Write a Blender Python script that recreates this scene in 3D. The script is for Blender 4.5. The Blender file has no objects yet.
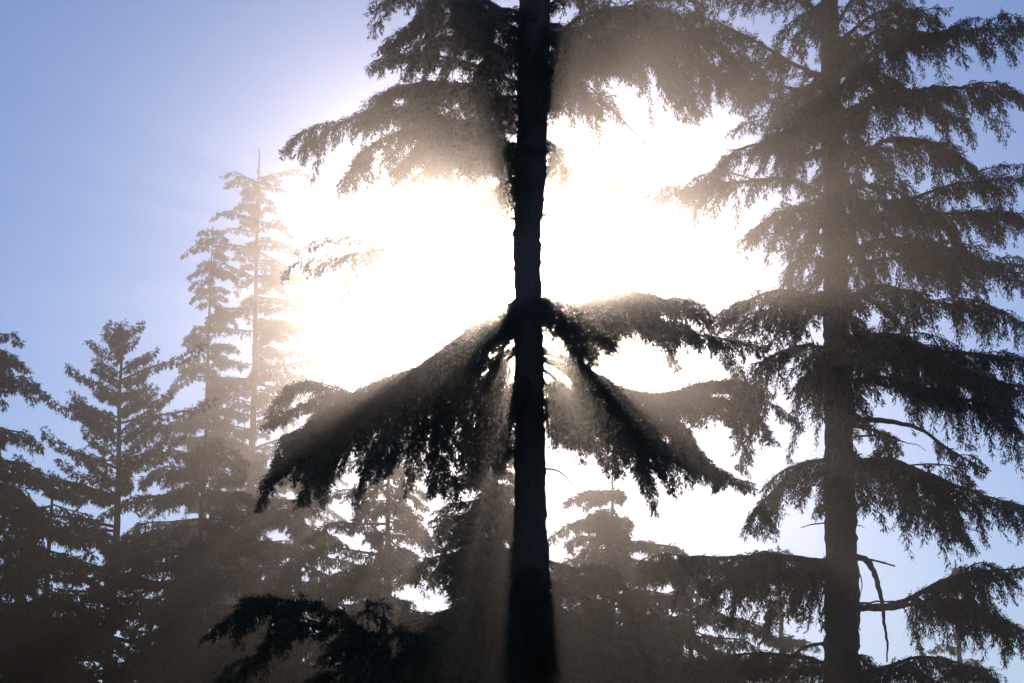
import bpy, math
import numpy as np
from math import radians as R

rng = np.random.default_rng(11)
S = bpy.context.scene
COL = S.collection

# ------------------------------------------------------------------ camera
LENS, SENSOR, W, H = 90.0, 36.0, 1024, 683
F = W * LENS / SENSOR
PITCH = R(13.0)
EYE = np.array([0.0, 0.0, 1.7])
cam = bpy.data.cameras.new('camera')
cam.lens, cam.sensor_width, cam.clip_start, cam.clip_end = LENS, SENSOR, 0.1, 3000
cam_o = bpy.data.objects.new('camera', cam)
cam_o.location = EYE
cam_o.rotation_euler = (R(90) + PITCH, 0, 0)
COL.objects.link(cam_o)
S.camera = cam_o


def at(px, py, Y):
    """a survey helper: the point at ground distance Y seen at picture position px, py"""
    u, v = (px - W / 2) / F, (H / 2 - py) / F
    d = np.array([u, math.cos(PITCH) - v * math.sin(PITCH), math.sin(PITCH) + v * math.cos(PITCH)])
    return EYE + d * (Y / d[1])


# ------------------------------------------------------------------ materials
def mat(name):
    m = bpy.data.materials.new(name)
    m.use_nodes = True
    nt = m.node_tree
    return m, nt, nt.nodes['Principled BSDF']


def ramp_mat(name, c0, c1, scale, rough=0.8, bump=0.0, stretch=(1, 1, 1), translucent=0.0):
    m, nt, b = mat(name)
    tc = nt.nodes.new('ShaderNodeTexCoord')
    mp = nt.nodes.new('ShaderNodeMapping')
    mp.inputs['Scale'].default_value = stretch
    nz = nt.nodes.new('ShaderNodeTexNoise')
    nz.inputs['Scale'].default_value = scale
    nz.inputs['Detail'].default_value = 6
    cr = nt.nodes.new('ShaderNodeValToRGB')
    cr.color_ramp.elements[0].position = 0.3
    cr.color_ramp.elements[1].position = 0.7
    cr.color_ramp.elements[0].color = (*c0, 1)
    cr.color_ramp.elements[1].color = (*c1, 1)
    L = nt.links.new
    L(tc.outputs['Object'], mp.inputs['Vector'])
    L(mp.outputs['Vector'], nz.inputs['Vector'])
    L(nz.outputs['Fac'], cr.inputs['Fac'])
    L(cr.outputs['Color'], b.inputs['Base Color'])
    b.inputs['Roughness'].default_value = rough
    b.inputs['Specular IOR Level'].default_value = 0.25
    if bump:
        bp = nt.nodes.new('ShaderNodeBump')
        bp.inputs['Strength'].default_value = bump
        bp.inputs['Distance'].default_value = 0.03
        L(nz.outputs['Fac'], bp.inputs['Height'])
        L(bp.outputs['Normal'], b.inputs['Normal'])
    if translucent:
        tl = nt.nodes.new('ShaderNodeBsdfTranslucent')
        L(cr.outputs['Color'], tl.inputs['Color'])
        mx = nt.nodes.new('ShaderNodeMixShader')
        mx.inputs['Fac'].default_value = translucent
        L(b.outputs['BSDF'], mx.inputs[1])
        L(tl.outputs['BSDF'], mx.inputs[2])
        L(mx.outputs['Shader'], nt.nodes['Material Output'].inputs['Surface'])
    return m


M_BARK = ramp_mat('bark', (0.022, 0.020, 0.019), (0.07, 0.06, 0.052), 9, 0.9, 0.9, (4, 4, 0.7))
M_NEEDLE = ramp_mat('needles', (0.012, 0.020, 0.013), (0.03, 0.042, 0.024), 1.3, 0.7, 0, (1, 1, 1), 0.06)
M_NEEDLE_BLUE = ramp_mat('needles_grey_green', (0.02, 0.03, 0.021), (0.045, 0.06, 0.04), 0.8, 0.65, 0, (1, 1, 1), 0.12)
M_GROUND = ramp_mat('forest_floor', (0.035, 0.03, 0.02), (0.07, 0.08, 0.035), 0.4, 0.95, 0.6)


# ------------------------------------------------------------------ mesh helpers
def link_mesh(name, V, Q, m, parent=None, smooth=False):
    """V n x 3, Q k x 4 (numpy) -> one mesh object"""
    me = bpy.data.meshes.new(name)
    V = np.asarray(V, np.float32)
    Q = np.asarray(Q, np.int32)
    me.vertices.add(len(V))
    me.vertices.foreach_set('co', V.ravel())
    me.loops.add(Q.size)
    me.loops.foreach_set('vertex_index', Q.ravel())
    me.polygons.add(len(Q))
    me.polygons.foreach_set('loop_start', np.arange(0, Q.size, 4, dtype=np.int32))
    me.polygons.foreach_set('loop_total', np.full(len(Q), 4, np.int32))
    if smooth:
        me.polygons.foreach_set('use_smooth', np.ones(len(Q), bool))
    me.update(calc_edges=True)
    me.materials.append(m)
    o = bpy.data.objects.new(name, me)
    COL.objects.link(o)
    if parent is not None:
        o.parent = parent
    return o


def tag(o, label=None, cat=None, group=None, kind=None):
    for k, v in (('label', label), ('category', cat), ('group', group), ('kind', kind)):
        if v:
            o[k] = v
    return o


def empty(name, loc, label, cat, group=None):
    o = bpy.data.objects.new(name, None)
    o.location = loc
    o.empty_display_size = 0.3
    COL.objects.link(o)
    return tag(o, label, cat, group)


def unit(a):
    return a / (np.linalg.norm(a, axis=-1, keepdims=True) + 1e-9)


def resample(P, step):
    """Catmull-Rom through the points P, resampled evenly"""
    P = np.asarray(P, float)
    Q = np.vstack([2 * P[0] - P[1], P, 2 * P[-1] - P[-2]])
    out = []
    for i in range(1, len(Q) - 2):
        t = np.linspace(0, 1, 24, endpoint=False)[:, None]
        a, b, c, d = Q[i - 1], Q[i], Q[i + 1], Q[i + 2]
        out.append(0.5 * (2 * b + (c - a) * t + (2 * a - 5 * b + 4 * c - d) * t ** 2 + (3 * b - a - 3 * c + d) * t ** 3))
    C = np.vstack(out + [P[-1:]])
    s = np.concatenate([[0], np.cumsum(np.linalg.norm(np.diff(C, axis=0), axis=1))])
    n = max(4, int(s[-1] / step) + 1)
    g = np.linspace(0, s[-1], n)
    return np.stack([np.interp(g, s, C[:, k]) for k in range(3)], 1), s[-1]


def tube(P, rad, sides=8, bumpy=0.0):
    """tapered tube along P (n x 3) with radii rad (n) -> V, Q"""
    P = np.asarray(P, float)
    T = unit(np.gradient(P, axis=0))
    ref = np.array([0.0, 1.0, 0.0]) if abs(T[:, 1]).mean() < 0.8 else np.array([1.0, 0, 0])
    A = unit(np.cross(T, ref))
    B = np.cross(T, A)
    ang = np.linspace(0, 2 * np.pi, sides, endpoint=False)
    r = np.asarray(rad, float)[:, None] * (1 + bumpy * rng.normal(size=(len(P), sides)))
    V = P[:, None] + r[..., None] * (A[:, None] * np.cos(ang)[None, :, None] + B[:, None] * np.sin(ang)[None, :, None])
    n = len(P)
    i, j = np.meshgrid(np.arange(n - 1), np.arange(sides), indexing='ij')
    j2 = (j + 1) % sides
    Q = np.stack([i * sides + j, i * sides + j2, (i + 1) * sides + j2, (i + 1) * sides + j], -1).reshape(-1, 4)
    return V.reshape(-1, 3), Q


DOWN = np.array([0.0, 0.0, -1.0])


def strands(p0, d0, length, bend, twig, step=0.035, width=0.22, tw_out=0.75):
    """needle sprays on many curved shoots: kites of needles along each shoot, shorter towards its tip"""
    cnt = np.maximum(2, np.ceil(length / step).astype(int))
    idx = np.repeat(np.arange(len(p0)), cnt)
    k = np.arange(len(idx)) - np.repeat(np.cumsum(cnt) - cnt, cnt)
    u = (k + rng.random(len(k))) / cnt[idx]
    s = (u * length[idx])[:, None]
    b = bend[idx][:, None]
    P = p0[idx] + d0[idx] * s + DOWN * 0.5 * b * s * s
    T = unit(d0[idx] + DOWN * b * s)
    n = len(P)
    X = rng.normal(size=(n, 3))
    X = unit(X - T * (X * T).sum(1, keepdims=True))
    D = unit(T * 0.75 + X * tw_out + DOWN * 0.25)
    tl = (twig[idx] * (1.05 - 0.6 * u) * rng.uniform(0.55, 1.35, n))[:, None]
    w = tl * width * rng.uniform(0.7, 1.2, (n, 1))
    Y = rng.normal(size=(n, 3))
    Y = unit(Y - D * (Y * D).sum(1, keepdims=True))
    mid = P + D * tl * 0.45
    tip = P + D * tl + DOWN * tl * 0.12
    V = np.stack([P, mid + Y * w * 0.5, tip, mid - Y * w * 0.5], 1).reshape(-1, 3)
    Q = np.arange(n * 4).reshape(-1, 4)
    return V, Q


def branch_foliage(P, length, spread, hang, dens, twig, start=0.06, step=0.035, width=0.22, lift=0.0):
    """side shoots left and right of the branch that arch down, and a ragged curtain hanging from them"""
    n_side = int(length * 60 * dens)
    n_hang = int(length * 75 * dens)
    N = n_side + n_hang
    t = start + (1 - start) * rng.random(N)
    f = t * (len(P) - 1)
    i0 = np.minimum(f.astype(int), len(P) - 2)
    p = P[i0] + (P[i0 + 1] - P[i0]) * (f - i0)[:, None]
    T = unit(P[i0 + 1] - P[i0])
    side = np.cross(T, np.array([0, 0, 1.0]))
    side = unit(side)
    sg = np.where(rng.random(N) < 0.5, -1.0, 1.0)[:, None]
    prof = np.clip(np.minimum((t - start + 0.12) / 0.25, 1), 0.1, 1) * np.clip((1.06 - t) / 0.5, 0.12, 1) ** 0.75
    # tufts: lengths vary along the branch so the hanging edge comes in tongues
    ph = rng.random(4) * 7
    wav = 0.5 + 0.5 * np.sin(t * length * 9 + ph[0]) * np.sin(t * length * 5.3 + ph[1])
    is_h = np.arange(N) >= n_side
    L = np.where(is_h, hang * (0.25 + 0.85 * wav) * rng.uniform(0.35, 1.15, N), spread * rng.uniform(0.45, 1.15, N)) * prof + 0.06
    z = np.where(is_h, -1.0, rng.uniform(-0.25, 0.12, N) + lift)[:, None]
    d = np.where(is_h[:, None], 0.35 * T + sg * side * rng.uniform(0, 0.5, (N, 1)), 0.75 * T + sg * side * rng.uniform(0.4, 1.1, (N, 1)))
    d = unit(d + z * np.array([0, 0, 1.0]) + rng.normal(size=(N, 3)) * 0.12)
    off = np.where(is_h[:, None], sg * side * (spread * prof * rng.random(N) * 0.7)[:, None] + DOWN * (0.10 * rng.random((N, 1))), 0.0)
    bend = np.where(is_h, 0.4, rng.uniform(0.7, 1.8, N) * (1.0 if lift <= 0 else 0.2))
    return strands(p + off, d, L, bend, np.full(N, twig) * rng.uniform(0.8, 1.2, N), step, width)


def fronds(P, length, spread, hang, dens, start=0.0, twig=0.085, sc=1.0, rise=0.0, inner=0.6):
    """a hemlock limb: side sprays that arch out and droop to a point, tongues hanging between them,
    each of them carrying short shoots that carry the needles"""
    n_side, n_hang = int(length * 17 * dens / sc) + 3, int(length * 15 * dens / sc) + 2
    N = n_side + n_hang
    t = start + (1 - start) * np.concatenate([(np.arange(n_side) + rng.random(n_side)) / n_side, (np.arange(n_hang) + rng.random(n_hang)) / n_hang])
    f = t * (len(P) - 1)
    i0 = np.minimum(f.astype(int), len(P) - 2)
    p = P[i0] + (P[i0 + 1] - P[i0]) * (f - i0)[:, None]
    T = unit(P[i0 + 1] - P[i0])
    side = unit(np.cross(T, np.array([0, 0, 1.0])))
    sg = np.where(rng.random(N) < 0.5, -1.0, 1.0)[:, None]
    is_h = np.arange(N) >= n_side
    ph = rng.random(4) * 7
    wav = np.clip(0.55 + 0.6 * np.sin(t * length / sc * 7.5 + ph[0]) * np.sin(t * length / sc * 4.1 + ph[1]) + 0.3 * np.sin(t * length / sc * 16 + ph[2]), 0.08, 1.3)
    taper = np.clip((1.08 - t) / 0.45, 0.25, 1) ** 0.7
    L = np.where(is_h, hang * wav * rng.uniform(0.3, 1.25, N), spread * rng.uniform(0.45, 1.6, N)) * taper * np.clip(inner + (1 - inner) * t / 0.3, 0, 1) + 0.05
    up = np.array([0, 0, 1.0])
    d = np.where(is_h[:, None], 0.30 * T + sg * side * rng.uniform(0, 0.6, (N, 1)) - up, 0.85 * T + sg * side * rng.uniform(0.35, 1.2, (N, 1)) + up * (rise + rng.uniform(-0.35, 0.22, (N, 1))))
    d = unit(d + rng.normal(size=(N, 3)) * 0.1)
    off = np.where(is_h[:, None], sg * side * (spread * taper * rng.random(N) * 0.6)[:, None] + DOWN * (0.08 * rng.random((N, 1))), 0.0)
    b = np.where(is_h, 0.3, rng.uniform(0.8, 2.4, N) * (0.15 if rise > 0 else 1.0))
    p = p + off
    # the short shoots along each spray
    cnt = np.maximum(3, np.ceil(L / (0.034 * sc)).astype(int)) * 2
    idx = np.repeat(np.arange(N), cnt)
    k = np.arange(len(idx)) - np.repeat(np.cumsum(cnt) - cnt, cnt)
    u = (k + rng.random(len(k))) / cnt[idx]
    sa = (u * L[idx])[:, None]
    bb = b[idx][:, None]
    q = p[idx] + d[idx] * sa + DOWN * 0.5 * bb * sa * sa
    TT = unit(d[idx] + DOWN * bb * sa)
    X = rng.normal(size=q.shape) * np.array([1, 1, 0.6]) + 1.2 * rng.choice([-1.0, 1.0], (len(q), 1)) * unit(rng.normal(size=(N, 3)))[idx]
    X = unit(X - TT * (X * TT).sum(1, keepdims=True))
    D = unit(TT * 0.85 + X * 0.75 + DOWN * 0.2)
    sl = np.clip(0.45 * L[idx], 0.09 * sc, 0.26 * max(1, sc * 0.9)) * (1.05 - 0.65 * u) * rng.uniform(0.5, 1.3, len(q)) + 0.02
    return strands(q, D, sl, np.full(len(q), 1.5), np.full(len(q), twig * sc) * rng.uniform(0.8, 1.2, len(q)), 0.021 * sc, 0.34, 0.6)


def merge(parts):
    Vs, Qs, b = [], [], 0
    for V, Q in parts:
        Vs.append(V)
        Qs.append(Q + b)
        b += len(V)
    return np.vstack(Vs), np.vstack(Qs)


# ------------------------------------------------------------------ the two near hemlocks
def near_tree(label, base, trunk_px, Y, top_h, r_bot):
    """trunk_px: (px, py, half width px) of the trunk; the rest runs to the ground and on to the top"""
    root = empty('hemlock_tree', base, label, 'tree', 'tall near hemlocks')
    P, r = [np.zeros(3)], [r_bot * 1.25]
    for px, py, hw in trunk_px:
        q = at(px, py, Y) - base
        P.append(q)
        r.append(hw * Y / F / math.cos(PITCH))
    last = P[-1]
    P.append(last + (P[-1] - P[-2]) / np.linalg.norm(P[-1] - P[-2]) * (top_h - last[2]))
    r.append(0.03)
    C, ln = resample(P, 0.12)
    z = np.array([p[2] for p in P])
    rad = np.interp(C[:, 2], z, r)
    rad = rad * (1 + 0.03 * np.sin(C[:, 2] * 3.1) + 0.02 * rng.normal(size=len(rad)))
    parts = [tube(C, rad, 24, 0.05)]
    for q in range(int(ln * 1.6)):
        i = int(rng.integers(6, len(C) - 30))
        az_ = rng.random() * 6.28
        h = np.array([math.cos(az_), math.sin(az_), rng.uniform(-0.5, 0.3)])
        l = rad[i] * rng.uniform(1.3, 3.2)
        r0 = rad[i] * rng.uniform(0.06, 0.14)
        P_ = [C[i] + h * rad[i] * 0.6, C[i] + h * (rad[i] + l * 0.5), C[i] + h * (rad[i] + l) + DOWN * l * rng.uniform(-0.1, 0.5)]
        parts.append(tube(resample(P_, 0.06)[0], np.linspace(r0, r0 * 0.45, len(resample(P_, 0.06)[0])), 6, 0.12))
    V, Q = merge(parts)
    link_mesh('trunk', V, Q, M_BARK, root, True)
    return root


def near_branch(root, base, pts, Y, dy, spread=0.45, hang=0.55, dens=1.0, r=0.04, start=0.02, inner=0.6, leafy=True, dmul=0.85):
    """pts: the branch as surveyed in its tree's plane; dy: how far its tip comes forward (-) or goes back (+)"""
    K = Y / 40.0                      # limbs are given for a tree 40 m off
    dy, spread, hang, r = dy * K, spread * K, hang * K, r * K
    n = len(pts)
    P = []
    for i, (px, py) in enumerate(pts):
        yy = Y + dy * (i / (n - 1))
        P.append(at(px, py, yy) - base)
    C, ln = resample(P, 0.06 * K)
    C = C + np.cumsum(rng.normal(size=C.shape), axis=0) * (0.006 if leafy else 0.012)
    C[0] = P[0]
    rad = np.linspace(r, r * 0.18, len(C)) * (1 + 0.06 * rng.normal(size=len(C)))
    wood = [tube(C, rad, 7, 0.05)]
    leaf = []
    if leafy:
        leaf.append(fronds(C, ln, spread * 0.85, hang * 1.0, dens * dmul, start, inner=inner, sc=K, twig=0.064))
        # side limbs fork off left and right and droop more than the limb itself
        nf = int(round(ln / K * 0.8)) if ln / K > 0.9 else 0
        for q in range(nf):
            t = max(start, 0.22) + (0.86 - max(start, 0.22)) * (q + rng.random()) / nf
            i = int(t * (len(C) - 2))
            T = unit(C[i + 1] - C[i])
            a = (1 if (q + len(pts)) % 2 else -1) * rng.uniform(0.5, 1.1)
            h = np.array([T[0] * math.cos(a) - T[1] * math.sin(a), T[0] * math.sin(a) + T[1] * math.cos(a), T[2] * 0.6 + rng.uniform(-0.12, 0.2)])
            fl = (0.20 + 0.30 * (1 - t)) * ln * rng.uniform(0.7, 1.2) + 0.15 * K
            p0 = C[i]
            fp = [p0, p0 + h * fl * 0.4, p0 + h * fl * 0.75 + DOWN * 0.10 * fl, p0 + h * fl + DOWN * fl * rng.uniform(0.2, 0.5)]
            FC, fln = resample(fp, 0.06 * K)
            wood.append(tube(FC, np.linspace(rad[i] * 0.55, 0.006 * K, len(FC)), 5, 0.05))
            leaf.append(fronds(FC, fln, spread * 0.48, hang * 0.55, dens * dmul * 0.85, 0.1, inner=0.7, sc=K, twig=0.06))
    V, Q = merge(wood)
    b = link_mesh('branch', V, Q, M_BARK, root, True)
    if leafy:
        V, Q = merge(leaf)
        link_mesh('foliage', V, Q, M_NEEDLE, b)
    return b


YA = 50.0
baseA = np.array([at(531, 500, YA)[0], YA, 0.0])
treeA = near_tree('tall dark hemlock with the sun right behind its trunk, in the middle of the photo', baseA,
                  [(532, 690, 20), (531, 600, 18), (530, 480, 15), (529, 380, 14.5), (528, 290, 13.5), (527, 235, 14), (531, 170, 15), (533, 80, 16), (535, 0, 16)],
                  YA, 27.5, 0.45)
WH = dict(hang=.42, spread=.36, dens=1.35)
TA = [
    # upper left
    ([(534, 45), (480, 8), (430, -12), (375, 2)], 0.8, dict(hang=.5)),
    ([(534, 60), (490, 25), (440, 15), (388, 48)], -1.0, dict(hang=.7, spread=.5)),
    ([(532, 90), (480, 66), (425, 55), (374, 66)], 0.9, dict(hang=.5, spread=.35)),
    ([(532, 120), (480, 95), (430, 82), (372, 98)], -0.6, dict(hang=.55)),
    ([(531, 160), (470, 128), (400, 112), (350, 124), (303, 154)], 0.4, dict(hang=.8, spread=.5, dens=1.1)),
    ([(530, 165), (490, 140), (440, 135), (395, 165)], -1.4, dict(hang=.8, spread=.5)),
    ([(531, 130), (500, 120), (470, 140), (452, 165)], -1.8, dict(hang=.6, spread=.35)),
    ([(530, 190), (512, 180), (500, 190), (492, 205)], -1.2, dict(hang=.35, spread=.25)),
    ([(531, 175), (480, 140), (425, 128), (370, 150), (345, 185)], -0.9, dict(hang=.6, spread=.4, dens=1.2)),
    ([(531, 180), (490, 158), (450, 152), (418, 178)], 1.2, dict(hang=.6, spread=.4, dens=1.3)),
    ([(531, 110), (470, 85), (430, 95), (400, 118)], 1.0, dict(hang=.6, spread=.4, dens=1.2)),
    ([(533, 70), (480, 40), (440, 45), (405, 75)], 0.8, dict(hang=.6, spread=.4)),
    ([(533, 30), (480, -5), (430, 2), (400, 30)], -0.6, dict(hang=.6, spread=.4)),
    ([(530, 200), (515, 192), (502, 200), (494, 222)], 0.9, dict(hang=.35, spread=.25, dens=1.3)),
    # upper right
    ([(534, 80), (590, 60), (640, 45), (680, 70), (700, 108)], 0.4, dict(hang=.7, spread=.4, dens=1.2)),
    ([(534, 50), (590, 15), (650, 8), (715, 40), (755, 90)], -0.5, dict(hang=.6, spread=.4, dens=1.2)),
    ([(534, 20), (570, -8), (605, -4), (620, 12)], 0.9, dict(hang=.4, spread=.35)),
    ([(534, 90), (580, 45), (640, 22), (690, 42), (725, 80)], 0.8, dict(hang=.95, spread=.5, dens=1.15)),
    ([(533, 70), (580, 28), (630, 15), (670, 25)], -0.9, dict(hang=.7, spread=.45)),
    ([(532, 125), (555, 100), (580, 92), (600, 112)], -1.4, dict(hang=.6, spread=.35)),
    ([(531, 150), (550, 145), (560, 160), (565, 185)], -1.0, dict(hang=.35, spread=.2)),
    ([(530, 225), (570, 200), (605, 187), (640, 186)], 1.5, dict(hang=.18, spread=.2, dens=.6)),
    # faint tip to the left in the glow
    ([(529, 235), (460, 240), (390, 250), (345, 258), (303, 272)], 1.2, dict(hang=.22, spread=.28, dens=.4, start=.6, r=.02)),
    # the great whorl: left
    ([(528, 303), (480, 328), (430, 364), (380, 396), (320, 436), (262, 487)], -0.5, dict(WH, r=.055, hang=.5)),
    ([(528, 318), (475, 342), (420, 376), (360, 418), (320, 458), (300, 500)], -1.2, dict(WH)),
    ([(528, 316), (480, 346), (430, 385), (390, 430), (372, 478)], -1.6, dict(WH)),
    ([(528, 308), (480, 342), (445, 385), (420, 430), (408, 478)], 1.4, dict(WH)),
    ([(528, 320), (488, 348), (462, 388), (445, 430), (440, 485)], -1.8, dict(WH, start=.25)),
    ([(528, 345), (500, 365), (482, 395), (472, 430), (468, 465)], 1.8, dict(WH, start=.35)),
    ([(528, 298), (470, 331), (410, 373), (350, 408), (300, 440), (275, 472)], 0.9, dict(WH)),
    ([(528, 305), (480, 330), (430, 362), (380, 396), (340, 432), (326, 495)], 0.3, dict(WH)),
    ([(528, 340), (470, 372), (400, 398), (330, 397), (262, 424)], 1.6, dict(hang=.32, spread=.3, start=.35)),
    ([(528, 340), (470, 375), (400, 402), (340, 406), (288, 446)], 1.9, dict(hang=.3, spread=.3, start=.35)),
    ([(528, 296), (495, 312), (465, 332), (440, 350), (416, 376)], 0.6, dict(hang=.3, spread=.28, dens=1.2)),
    ([(528, 303), (505, 310), (485, 320), (462, 342)], -0.9, dict(hang=.4, spread=.3, dens=2.2)),
    ([(529, 300), (508, 306), (490, 318), (476, 345)], 1.1, dict(WH, dens=1.8)),
    ([(528, 300), (505, 311), (482, 327), (458, 352)], 0.4, dict(hang=.42, spread=.3, dens=1.9)),
    ([(529, 325), (507, 340), (495, 368), (488, 425)], -0.7, dict(hang=.5, spread=.2, dens=2.2, start=.4)),
    ([(529, 380), (512, 395), (502, 420), (497, 465)], 0.6, dict(hang=.6, spread=.22, dens=2.0, start=.15)),
    ([(529, 372), (515, 384), (500, 405), (490, 440)], -1.0, dict(hang=.6, spread=.3, dens=1.3, start=.1)),
    # the great whorl: right
    ([(529, 303), (575, 299), (620, 294), (665, 305), (705, 323)], -0.4, dict(WH, r=.05)),
    ([(528, 302), (570, 297), (610, 296), (640, 308), (657, 330)], 0.6, dict(WH)),
    ([(528, 303), (565, 300), (590, 308), (602, 332)], -1.2, dict(WH, dens=2.2, hang=.55)),
    ([(528, 305), (560, 306), (584, 322), (588, 358)], 1.0, dict(WH, dens=2.0)),
    ([(528, 304), (557, 303), (571, 320), (577, 354)], -0.6, dict(WH, dens=2.2)),
    ([(528, 306), (590, 302), (630, 306), (675, 336)], 1.3, dict(WH, dens=1.8)),
    ([(528, 302), (556, 300), (574, 312), (580, 345)], -1.5, dict(WH, dens=1.8, hang=.3)),
    ([(528, 302), (548, 298), (565, 299), (592, 312)], 0.9, dict(hang=.3, spread=.3, dens=1.8)),
    ([(529, 316), (600, 312), (660, 328), (720, 340), (762, 352)], 0.9, dict(hang=.36, spread=.34, dens=1.1)),
    ([(529, 345), (580, 367), (615, 392), (640, 425), (690, 455), (752, 484)], -0.7, dict(WH, r=.05, start=.15)),
    ([(529, 348), (590, 371), (640, 408), (690, 446), (724, 482)], 0.5, dict(WH, start=.15)),
    ([(529, 352), (580, 374), (618, 408), (640, 448), (648, 482)], -1.2, dict(WH, start=.15)),
    ([(529, 355), (570, 376), (598, 408), (614, 440), (618, 468)], 1.2, dict(WH, start=.3)),
    ([(529, 358), (555, 376), (574, 402), (582, 440)], -1.8, dict(WH, start=.38)),
    ([(529, 362), (545, 385), (555, 410), (560, 440)], 1.2, dict(WH, start=.4)),
    ([(529, 352), (590, 380), (650, 398), (720, 386), (766, 398)], 1.3, dict(hang=.4, spread=.34, start=.4)),
    ([(529, 352), (600, 386), (660, 400), (712, 396), (746, 406), (768, 434)], 1.6, dict(hang=.45, spread=.34, start=.45)),
    # near the trunk above
    ([(534, 20), (505, 10), (480, 20), (462, 40)], -1.2, dict(hang=.7, spread=.4)),
    ([(534, 55), (515, 50), (498, 62), (486, 85)], -1.4, dict(hang=.7, spread=.35)),
    ([(532, 100), (512, 98), (495, 108), (478, 130)], 1.3, dict(hang=.7, spread=.35)),
    ([(532, 150), (510, 146), (490, 155), (470, 180)], -1.3, dict(hang=.5, spread=.35)),
    ([(534, 30), (555, 25), (570, 40), (582, 65)], -1.2, dict(hang=.7, spread=.35)),
    ([(532, 75), (552, 68), (568, 80), (575, 100)], -1.3, dict(hang=.6, spread=.3)),
    ([(534, 70), (600, 50), (650, 55), (690, 90)], -1.4, dict(hang=.7, spread=.45)),
    # bottom
    ([(531, 556), (570, 568), (612, 578), (648, 612)], 0.8, dict(hang=.6, spread=.45, dens=1.2)),
    ([(531, 575), (575, 590), (605, 612), (625, 650)], -0.8, dict(hang=.6, spread=.4)),
    ([(531, 570), (520, 572), (508, 590), (500, 625)], -2.0, dict(hang=.7, spread=.4)),
    ([(531, 585), (542, 588), (556, 605), (566, 640)], -1.8, dict(hang=.7, spread=.35)),
    ([(531, 625), (515, 625), (495, 645), (480, 690)], -2.2, dict(hang=.7, spread=.45)),
    ([(531, 630), (550, 630), (575, 645), (595, 690)], -2.0, dict(hang=.7, spread=.45)),
    ([(531, 640), (480, 622), (440, 625), (405, 660)], 1.4, dict(hang=.7, spread=.45)),
    ([(531, 590), (500, 592), (470, 610), (450, 640)], -1.3, dict(hang=.7, spread=.45)),
    ([(531, 560), (508, 562), (490, 580), (478, 605)], 1.2, dict(hang=.6, spread=.4)),
    ([(531, 665), (480, 660), (430, 662), (370, 690)], -0.9, dict(hang=.6, spread=.5, dens=1.2)),
    ([(531, 600), (480, 600), (430, 640), (400, 700)], -1.5, dict(hang=.8, spread=.5)),
    ([(531, 610), (590, 620), (640, 650), (690, 690)], -1.0, dict(hang=.8, spread=.5)),
    ([(531, 650), (590, 655), (640, 668), (700, 672)], -0.7, dict(hang=.7, spread=.5)),
]
for pts, dy, kw in TA:
    near_branch(treeA, baseA, pts, YA, dy, dmul=1.2 if 290 < pts[0][1] < 400 else 0.85, **kw)
# bare dead limbs
for pts, dy, r in (([(531, 40), (585, 82), (640, 130), (702, 192)], 0.3, .022), ([(531, 620), (490, 610), (455, 575), (432, 530)], -.8, .03), ([(533, 225), (440, 205), (380, 200), (332, 218)], 0.8, .018)):
    near_branch(treeA, baseA, pts, YA, dy, r=r, leafy=False)

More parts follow.
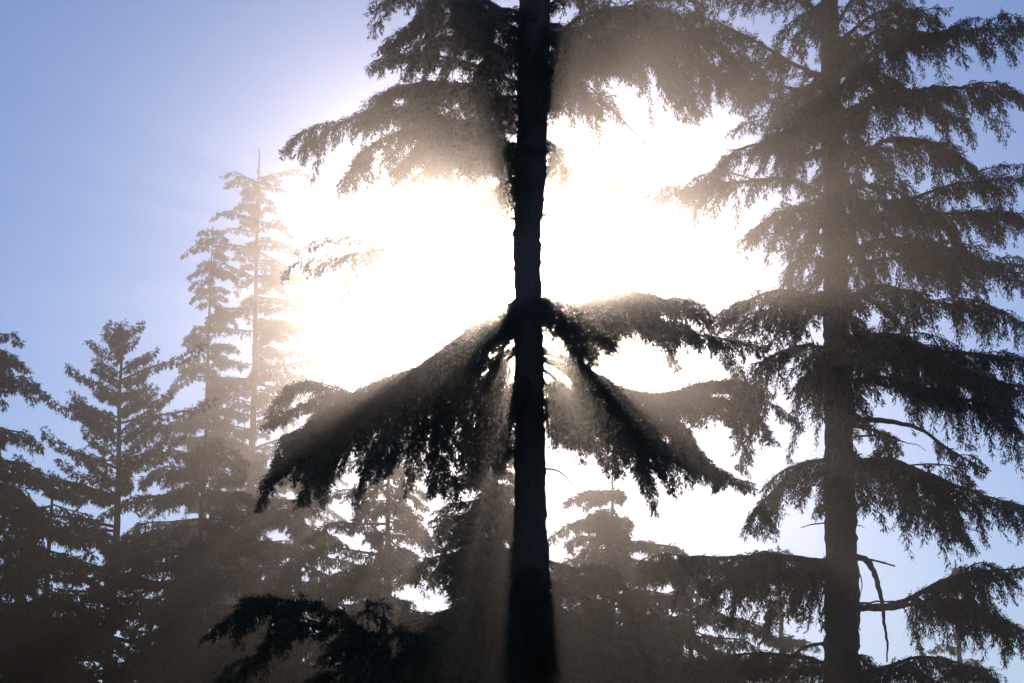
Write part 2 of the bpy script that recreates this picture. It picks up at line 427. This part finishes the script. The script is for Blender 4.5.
YB = 54.0
baseB = np.array([at(840, 500, YB)[0] + 0.05, YB, 0.0])
treeB = near_tree('big hemlock with curtained limbs and a broken snag stub, right of the sun', baseB,
                  [(843, 690, 18), (842, 600, 17), (840, 500, 15), (838, 400, 13), (836, 300, 12.5), (834, 180, 11), (831, 90, 10), (829, 0, 9)],
                  YB, 29.0, 0.52)
TB = [
    # left limbs
    ([(829, 30), (800, -5), (760, -10), (700, 5)], 1.0, dict(hang=.45)),
    ([(830, 80), (790, 62), (740, 32), (685, 10)], -0.5, dict(hang=.75, spread=.5, dens=1.1)),
    ([(830, 100), (790, 88), (740, 70), (700, 62)], 0.6, dict(hang=.75, spread=.5)),
    ([(831, 130), (800, 125), (770, 100), (740, 90)], -1.6, dict(hang=.5, spread=.4)),
    ([(833, 150), (800, 128), (765, 143), (730, 155), (707, 188)], -0.6, dict(hang=.7, spread=.5, dens=1.1)),
    ([(833, 200), (790, 180), (740, 185), (690, 190), (642, 208)], 0.8, dict(hang=.5, spread=.4)),
    ([(834, 215), (800, 208), (770, 215), (740, 235)], -1.0, dict(hang=.6, spread=.4)),
    ([(836, 310), (795, 292), (755, 298), (712, 328)], -0.2, dict(hang=.45, spread=.45, dens=1.1)),
    ([(836, 290), (800, 300), (770, 312), (735, 335)], 1.4, dict(hang=.5, spread=.4)),
    ([(837, 350), (805, 348), (780, 356), (757, 368)], -0.9, dict(hang=1.5, spread=.35, dens=1.1)),
    ([(837, 370), (815, 372), (795, 390)], -1.2, dict(hang=1.0, spread=.35)),
    ([(839, 462), (808, 462), (775, 488), (748, 520)], -0.6, dict(hang=.8, spread=.5, dens=1.1)),
    ([(841, 566), (790, 560), (730, 560), (680, 562), (640, 582)], -0.6, dict(hang=.95, spread=.5, dens=1.4, r=.06)),
    ([(841, 575), (800, 572), (760, 572), (720, 585)], -1.7, dict(hang=1.2, spread=.5, dens=1.1)),
    ([(842, 668), (790, 655), (730, 655), (690, 672)], -0.8, dict(hang=.6, spread=.5, dens=1.1)),
    ([(842, 675), (780, 668), (720, 660), (640, 668)], 0.9, dict(hang=.6, spread=.5, dens=1.1)),
    # right limbs
    ([(829, 40), (850, 5), (880, -20), (915, -10)], -1.0, dict(hang=.6)),
    ([(830, 50), (870, 15), (905, 8), (940, 28)], -0.5, dict(hang=.6, spread=.45)),
    ([(830, 70), (880, 30), (930, 36), (980, 18)], 0.9, dict(hang=.6, spread=.4)),
    ([(831, 95), (890, 40), (950, 34), (1030, 28)], -0.7, dict(hang=.8, spread=.5, dens=1.1)),
    ([(831, 120), (880, 98), (940, 88), (1000, 92), (1040, 100)], 0.4, dict(hang=.6, spread=.5, dens=1.2)),
    ([(832, 140), (870, 105), (910, 100), (950, 115)], -1.6, dict(hang=.8, spread=.5, dens=1.1)),
    ([(833, 180), (880, 142), (925, 142), (960, 158), (986, 182)], -0.9, dict(hang=.75, spread=.5, dens=1.1)),
    ([(834, 200), (900, 200), (960, 182), (1010, 176), (1045, 182)], 0.8, dict(hang=.6, spread=.45)),
    ([(834, 225), (890, 218), (960, 213), (1035, 216)], -0.3, dict(hang=.6, spread=.5, dens=1.2)),
    ([(835, 255), (880, 238), (930, 242), (975, 256), (1018, 282)], -1.3, dict(hang=.7, spread=.5)),
    ([(835, 270), (900, 258), (960, 262), (1030, 268)], 1.0, dict(hang=.6, spread=.4)),
    ([(836, 305), (880, 285), (930, 300), (985, 305), (1035, 330)], 0.5, dict(hang=.8, spread=.45)),
    ([(836, 345), (880, 335), (930, 350), (980, 375), (1040, 395)], -0.9, dict(hang=.9, spread=.55, dens=1.3, r=.06)),
    ([(837, 355), (890, 352), (950, 352), (1030, 362)], 0.8, dict(hang=.9, spread=.5, dens=1.2)),
    ([(838, 385), (880, 378), (930, 390), (990, 410), (1035, 440)], -0.3, dict(hang=.55, spread=.5, dens=1.1)),
    ([(839, 422), (880, 421), (918, 430), (952, 452), (985, 470)], -0.5, dict(hang=.4, spread=.25, dens=.5, start=.62, r=.055)),
    ([(839, 422), (870, 430), (890, 438), (880, 455)], -0.9, dict(hang=.4, spread=.25, dens=.9, start=.4)),
    ([(840, 462), (890, 458), (930, 472), (970, 488), (1030, 505)], -0.6, dict(hang=.9, spread=.5, dens=1.3, r=.06)),
    ([(840, 470), (880, 466), (925, 500), (965, 535)], -1.5, dict(hang=.7, spread=.5, dens=1.1)),
    ([(842, 607), (875, 606), (905, 600), (960, 575), (1035, 568)], -0.4, dict(hang=.85, spread=.5, dens=1.2, start=.34, r=.06)),
    ([(842, 610), (890, 608), (940, 600), (985, 615), (1035, 640)], 0.6, dict(hang=.8, spread=.5, dens=1.2, start=.34, r=.05)),
    ([(843, 680), (880, 668), (920, 656), (965, 664), (1010, 690)], -0.9, dict(hang=.6, spread=.55, dens=1.3)),
]
# limbs that come forward over the trunk and fill the tiers
for px, py, ex, ey, dy in ((829, 10, 800, 55, -2), (830, 45, 862, 95, -2.1), (831, 85, 805, 130, -1.8), (832, 110, 856, 160, -2.2), (833, 150, 825, 205, -2.3),
                           (833, 175, 860, 225, -1.9), (834, 205, 815, 255, -2.0), (835, 235, 862, 290, -2.2), (836, 265, 810, 320, -1.7), (836, 290, 842, 350, -2.2),
                           (837, 325, 868, 380, -1.9), (837, 350, 820, 410, -2.0), (838, 375, 850, 440, -1.9), (840, 455, 825, 510, -1.6), (840, 452, 870, 505, -1.7),
                           (830, 60, 900, 85, -1.4), (832, 150, 905, 185, 1.5), (834, 220, 915, 260, -1.6), (836, 300, 905, 335, 1.4), (838, 350, 930, 410, -1.5),
                           (831, 90, 770, 125, 1.5), (834, 205, 770, 250, 1.2), (836, 300, 775, 345, -1.4), (843, 660, 880, 690, -1.6), (842, 565, 795, 610, 1.5),
                           (834, 190, 960, 235, -0.9), (835, 250, 985, 300, 1.6), 
                           (837, 340, 1010, 420, 1.0), (840, 468, 985, 520, 1.0), (832, 120, 785, 165, -1.6), (835, 240, 790, 290, 1.3)):
    TB.append(([(px, py), (px + (ex - px) * .35, py - 4), (px + (ex - px) * .75, py + (ey - py) * .4), (ex, ey)], dy, dict(hang=.6, spread=.36, dens=.75)))
for pts, dy, kw in TB:
    near_branch(treeB, baseB, pts, YB, dy, dmul=0.68, **kw)
near_branch(treeB, baseB, [(842, 559), (858, 560), (868, 563), (878, 586), (886, 612), (889, 640), (889, 664)], YB, -0.3, r=.06, leafy=False)
near_branch(treeB, baseB, [(842, 566), (855, 568), (861, 580), (859, 592)], YB, -0.3, r=.02, leafy=False)
near_branch(treeB, baseB, [(841, 530), (855, 524), (866, 527)], YB, 0.4, r=.02, leafy=False)
near_branch(treeB, baseB, [(842, 606), (890, 604), (905, 612), (912, 630)], YB, -0.6, r=.022, leafy=False)
near_branch(treeB, baseB, [(838, 440), (880, 436), (905, 445), (925, 455)], YB, -0.8, r=.02, leafy=False)

YC = 30.0
baseC = np.array([at(386, 600, YC)[0], YC, 0.0])
treeC = near_tree('young hemlock with a nodding top reaching in low, nearer than the backlit trunk', baseC,
                  [(386, 690, 7), (385, 660, 5.5), (384, 635, 4)], YC, at(384, 616, YC)[2], 0.12)
treeC['group'] = 'young hemlocks'
for pts, dy, kw in [
    ([(384, 622), (383, 608), (374, 601), (362, 610)], -0.1, dict(hang=.22, spread=.14, r=.02, dens=1.3)),
    ([(385, 655), (345, 618), (300, 606), (255, 605), (206, 640)], -0.7, dict(hang=.5, spread=.42, r=.035, dens=1.1)),
    ([(385, 680), (340, 634), (290, 634), (220, 690)], -1.1, dict(hang=.45, spread=.3, start=.1)),
    ([(385, 640), (365, 632), (345, 640), (325, 660)], 0.6, dict(hang=.5, spread=.35)),
    ([(385, 640), (400, 634), (425, 642), (450, 665)], -0.5, dict(hang=.5, spread=.35)),
    ([(385, 665), (420, 648), (455, 655), (500, 690)], 0.7, dict(hang=.6, spread=.45)),
    ([(385, 650), (378, 650), (368, 662), (360, 690)], -1.0, dict(hang=.5, spread=.35)),
    ([(385, 690), (350, 672), (310, 680), (280, 705)], 0.8, dict(hang=.5, spread=.4)),
    ([(386, 690), (440, 672), (490, 680), (530, 700)], -0.6, dict(hang=.6, spread=.45)),
]:
    near_branch(treeC, baseC, pts, YC, dy, dmul=0.7, **kw)

# crowns above the frame: copies of limbs higher up the same trunk
for root, n, z0, z1 in ((treeA, 14, 19.2, 25.5), (treeB, 14, 20.6, 27.0)):
    src = [c for c in root.children if c.name.split('.')[0] == 'branch' and c.children][:12]
    top = [c for c in root.children if c.name.startswith('trunk')][0]
    tv = np.empty(len(top.data.vertices) * 3, np.float32)
    top.data.vertices.foreach_get('co', tv)
    tv = tv.reshape(-1, 3)
    for i in range(n):
        s = src[i % len(src)]
        sv = np.array(s.data.vertices[0].co)
        f = (i + .5) / n
        z = z0 + 2.0 + (z1 - z0 - 2.0) * f
        k = 0.85 * (1 - f) + 0.25 * f
        near = tv[np.abs(tv[:, 2] - z) < 0.1].mean(0)
        c = s.copy()
        COL.objects.link(c)
        c.parent = root
        a = i * 2.4
        c.rotation_euler = (0, 0, a)
        c.scale = (k, k, k)
        rx = k * (math.cos(a) * sv[0] - math.sin(a) * sv[1])
        ry = k * (math.sin(a) * sv[0] + math.cos(a) * sv[1])
        c.location = (near[0] - rx, near[1] - ry, z - k * sv[2])
        for g in s.children:
            d = g.copy()
            COL.objects.link(d)
            d.parent = c


# ------------------------------------------------------------------ the trees behind
def conifer(name, label, px, py_top, Y, Rmax, rise=-0.15, dens=1.0, fine=2.0, twig=0.2, ragged=0.3, hang=0.35, spread=0.35, step=0.5,
            trunk_r=0.22, leader=0.6, crown_from=0.15, power=0.75, per=5, mat_=None, seed=1, group='conifers behind the near hemlocks', lean=0.0, lift=0.0):
    global rng
    keep, rng = rng, np.random.default_rng(seed)
    top = at(px, py_top, Y)
    base = np.array([top[0], Y, 0.0])
    Ht = top[2]
    root = empty(name, base, label, 'tree', group)
    z = np.linspace(0, Ht, int(Ht / 0.4) + 2)
    wob = np.cumsum(rng.normal(size=(len(z), 2)) * 0.015, axis=0)
    wob -= wob[-1] * (z / Ht)[:, None]
    wob[:, 0] += 0.05 * np.sin((Ht - z) * 1.7) * np.exp(-(Ht - z) / 3)
    C = np.stack([wob[:, 0] + lean * (z / Ht - 1), wob[:, 1], z], 1)
    rad = trunk_r * (1 - z / Ht) ** 0.8 + 0.025
    parts = []
    wood = [tube(C, rad, 10, 0.03)]
    zc = Ht - leader
    while zc > Ht * crown_from:
        f = (Ht - zc) / (Ht * (1 - crown_from))
        for k in range(per):
            a = rng.random() * 2 * np.pi
            ln = Rmax * (f ** power) * (1 + ragged * rng.normal()) * rng.uniform(0.55, 1.15) + 0.25
            ln = float(np.clip(ln, 0.25, Rmax * 1.35))
            zz = zc + rng.uniform(-0.5, 0.5) * step
            if zz > Ht - 0.05:
                continue
            o = np.array([np.interp(zz, z, C[:, 0]), np.interp(zz, z, C[:, 1]), zz])
            h = np.array([math.cos(a), math.sin(a), 0])
            rs = rise + 0.45 * max(0, 1 - f * 2.2) if lift else rise
            rs += rng.normal() * 0.08
            tipup = 0.12 if lift else -0.18
            pts = [o, o + h * ln * 0.35 + np.array([0, 0, ln * rs * 0.5]), o + h * ln * 0.7 + np.array([0, 0, ln * rs * 0.85]),
                   o + h * ln + np.array([0, 0, ln * (rs + tipup)])]
            P, L = resample(pts, 0.12)
            wood.append(tube(P, np.linspace(0.012 * ln + 0.012, 0.008, len(P)), 4))
            k2 = min(1, 0.3 + f * 1.6)
            parts.append(fronds(P, L, spread * k2, hang * k2, dens * 0.72, 0.08, 0.075, fine, 0.25 if lift else 0.0))
        zc -= step * rng.uniform(0.7, 1.3)
    # needles on the leader
    nl = 14 + int(leader * 14)
    tt = rng.uniform(0.1, 1.0, nl)
    p0 = np.stack([np.zeros(nl), np.zeros(nl), Ht - leader * tt], 1)
    dd = unit(np.stack([rng.normal(size=nl), rng.normal(size=nl), np.full(nl, 0.7)], 1))
    parts.append(strands(p0, dd, 0.06 + 0.22 * tt ** 1.5, np.zeros(nl), np.full(nl, twig * 0.6), 0.06, 0.28))
    V, Q = merge(parts)
    link_mesh('crown', V, Q, mat_ or M_NEEDLE, root)
    V, Q = merge(wood)
    link_mesh('trunk', V, Q, M_BARK, root)
    rng = keep
    return root


conifer('conifer_tree', 'dark dense conifer cut by the left picture edge', -8, 322, 74, 4.0, rise=-.1, dens=1.0, fine=2, hang=.5, spread=.5, step=.5, power=.55, seed=3)
conifer('conifer_tree', 'open fir with upswept limbs and a pointed top, beside the edge tree', 122, 333, 82, 5.0, rise=.0, dens=1.3, fine=1.8, hang=.16, spread=.24, step=.7, per=6, power=.55, ragged=.22, lift=.12, leader=.5, seed=5)
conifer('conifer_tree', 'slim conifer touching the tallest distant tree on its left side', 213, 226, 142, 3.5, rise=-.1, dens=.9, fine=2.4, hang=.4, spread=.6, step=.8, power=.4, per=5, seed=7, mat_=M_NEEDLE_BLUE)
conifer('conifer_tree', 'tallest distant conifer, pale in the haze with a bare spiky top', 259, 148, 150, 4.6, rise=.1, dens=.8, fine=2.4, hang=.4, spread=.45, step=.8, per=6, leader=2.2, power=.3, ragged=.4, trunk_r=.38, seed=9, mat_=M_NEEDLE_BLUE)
conifer('conifer_tree', 'brownish conifer under the drooping left limb of the backlit hemlock', 388, 440, 84, 5.2, rise=-.1, dens=1.0, fine=2, hang=.6, spread=.6, step=.7, per=6, power=.5, seed=13)
conifer('conifer_tree', 'broad conifer filling the gap between the open fir and the brownish one', 205, 430, 92, 6.0, rise=-.1, dens=1.0, fine=2.5, hang=.7, spread=.7, step=.7, per=6, power=.5, seed=15)
conifer('conifer_tree', 'grey conifer hidden behind the drooping left limb, left of the brownish one', 300, 455, 97, 5.2, rise=-.12, dens=1.0, fine=2.5, hang=.7, spread=.7, step=.7, per=6, power=.5, seed=33)
conifer('conifer_tree', 'low dark conifer between the edge tree and the open fir', 52, 480, 80, 4.4, rise=-.1, dens=1.0, fine=2, hang=.5, spread=.55, step=.6, per=6, power=.5, seed=35)
conifer('conifer_tree', 'dark hemlock close behind the left side of the backlit trunk', 490, 405, 72, 5.2, rise=-.22, dens=1.1, fine=1.5, hang=.7, spread=.6, step=.45, per=6, power=.8, seed=17)
conifer('conifer_tree', 'golden lit conifer just right of the backlit trunk', 612, 474, 80, 4.8, rise=-.08, dens=1.4, fine=1.8, ragged=.42, hang=.6, spread=.6, step=.55, per=6, power=.35, seed=19)
conifer('conifer_tree', 'dim conifer between the golden one and the snag tree', 690, 570, 86, 4.2, rise=-.12, dens=1.0, fine=2, hang=.5, spread=.55, step=.6, per=6, power=.5, seed=21)
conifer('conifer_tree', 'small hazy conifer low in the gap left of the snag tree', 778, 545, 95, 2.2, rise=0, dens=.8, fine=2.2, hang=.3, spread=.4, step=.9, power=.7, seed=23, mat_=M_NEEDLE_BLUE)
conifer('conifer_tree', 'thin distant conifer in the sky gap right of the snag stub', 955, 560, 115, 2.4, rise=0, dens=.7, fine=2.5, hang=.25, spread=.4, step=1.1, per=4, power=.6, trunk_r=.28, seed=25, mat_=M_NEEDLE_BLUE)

# ------------------------------------------------------------------ ground
gx = np.linspace(-145, 145, 117)
gy = np.linspace(-36, 405, 178)
GX, GY = np.meshgrid(gx, gy)
gz = 0.12 * np.sin(GX * 0.21 + 1.0) * np.sin(GY * 0.17) + 0.08 * np.sin(GX * 0.5 + GY * 0.37) - 0.15
V = np.stack([GX, GY, gz], -1).reshape(-1, 3)
ny, nx = GX.shape
i, j = np.meshgrid(np.arange(ny - 1), np.arange(nx - 1), indexing='ij')
Q = np.stack([i * nx + j, i * nx + j + 1, (i + 1) * nx + j + 1, (i + 1) * nx + j], -1).reshape(-1, 4)
tag(link_mesh('ground', V, Q, M_GROUND, None, True), kind='structure')

# ------------------------------------------------------------------ haze
HAZE = ((0.00130, 0.992, (1.0, 0.75, 0.55)), (0.00034, 0.957, (0.34, 0.62, 1.0)))   # coarse and fine droplets of the same even mist
x0, x1, y0, y1, z0, z1 = -150, 150, -42, 415, -1.6, 50.0
V = [(x, y, z) for x in (x0, x1) for y in (y0, y1) for z in (z0, z1)]
Q = [(0, 1, 3, 2), (4, 6, 7, 5), (0, 4, 5, 1), (2, 3, 7, 6), (0, 2, 6, 4), (1, 5, 7, 3)]
hm = bpy.data.materials.new('haze_air')
hm.use_nodes = True
nt = hm.node_tree
nt.nodes.remove(nt.nodes['Principled BSDF'])
vols = []
for dn, g, c in HAZE:
    pv = nt.nodes.new('ShaderNodeVolumePrincipled')
    pv.inputs['Color'].default_value = (*c, 1)
    pv.inputs['Density'].default_value = dn
    pv.inputs['Density Attribute'].default_value = ''
    pv.inputs['Anisotropy'].default_value = g
    vols.append(pv)
ad = nt.nodes.new('ShaderNodeAddShader')
nt.links.new(vols[0].outputs['Volume'], ad.inputs[0])
nt.links.new(vols[1].outputs['Volume'], ad.inputs[1])
nt.links.new(ad.outputs['Shader'], nt.nodes['Material Output'].inputs['Volume'])
hm.cycles.homogeneous_volume = True
haze = link_mesh('haze', V, Q, hm)
tag(haze, kind='stuff')

# ------------------------------------------------------------------ light
sp = at(528, 289, 100.0) - EYE
sp = sp / np.linalg.norm(sp)
elev = math.asin(sp[2])
az = math.atan2(sp[0], sp[1])          # clockwise from +Y
sun = bpy.data.lights.new('sun', 'SUN')
sun.energy = 3.0
sun.angle = R(0.4)
sun.color = (1.0, 0.93, 0.84)
so = bpy.data.objects.new('sun', sun)
so.rotation_euler = (R(90) - elev, 0, math.pi - az)
COL.objects.link(so)

w = bpy.data.worlds.new('World')
S.world = w
w.use_nodes = True
nt = w.node_tree
sky = nt.nodes.new('ShaderNodeTexSky')
sky.sky_type = 'NISHITA'
sky.sun_disc = False
sky.sun_elevation = elev
sky.sun_rotation = az
sky.air_density = 1.0
sky.dust_density = 0.05
sky.ozone_density = 5.0
sky.altitude = 1200
bg = nt.nodes['Background']
bg.inputs['Strength'].default_value = 0.112
tint = nt.nodes.new('ShaderNodeMix')
tint.data_type, tint.blend_type = 'RGBA', 'MULTIPLY'
tint.inputs[0].default_value = 1.0
for sk in tint.inputs:
    if sk.type == 'RGBA' and sk.name == 'B':
        sk.default_value = (1.16, 0.99, 1.0, 1)
    if sk.type == 'RGBA' and sk.name == 'A':
        nt.links.new(sky.outputs['Color'], sk)
for sk in tint.outputs:
    if sk.type == 'RGBA':
        nt.links.new(sk, bg.inputs['Color'])

# ------------------------------------------------------------------ render settings
S.render.engine = 'CYCLES'
S.view_settings.view_transform = 'Standard'
S.view_settings.look = 'None'
S.view_settings.exposure = 0.0
S.view_settings.gamma = 1.0
S.view_settings.use_curve_mapping = False
cy = S.cycles
cy.use_denoising = True
cy.denoiser = 'OPENIMAGEDENOISE'
cy.use_adaptive_sampling = False
cy.max_bounces = 4
cy.diffuse_bounces = 1
cy.glossy_bounces = 1
cy.transmission_bounces = 1
cy.volume_bounces = 0
cy.sample_clamp_indirect = 10
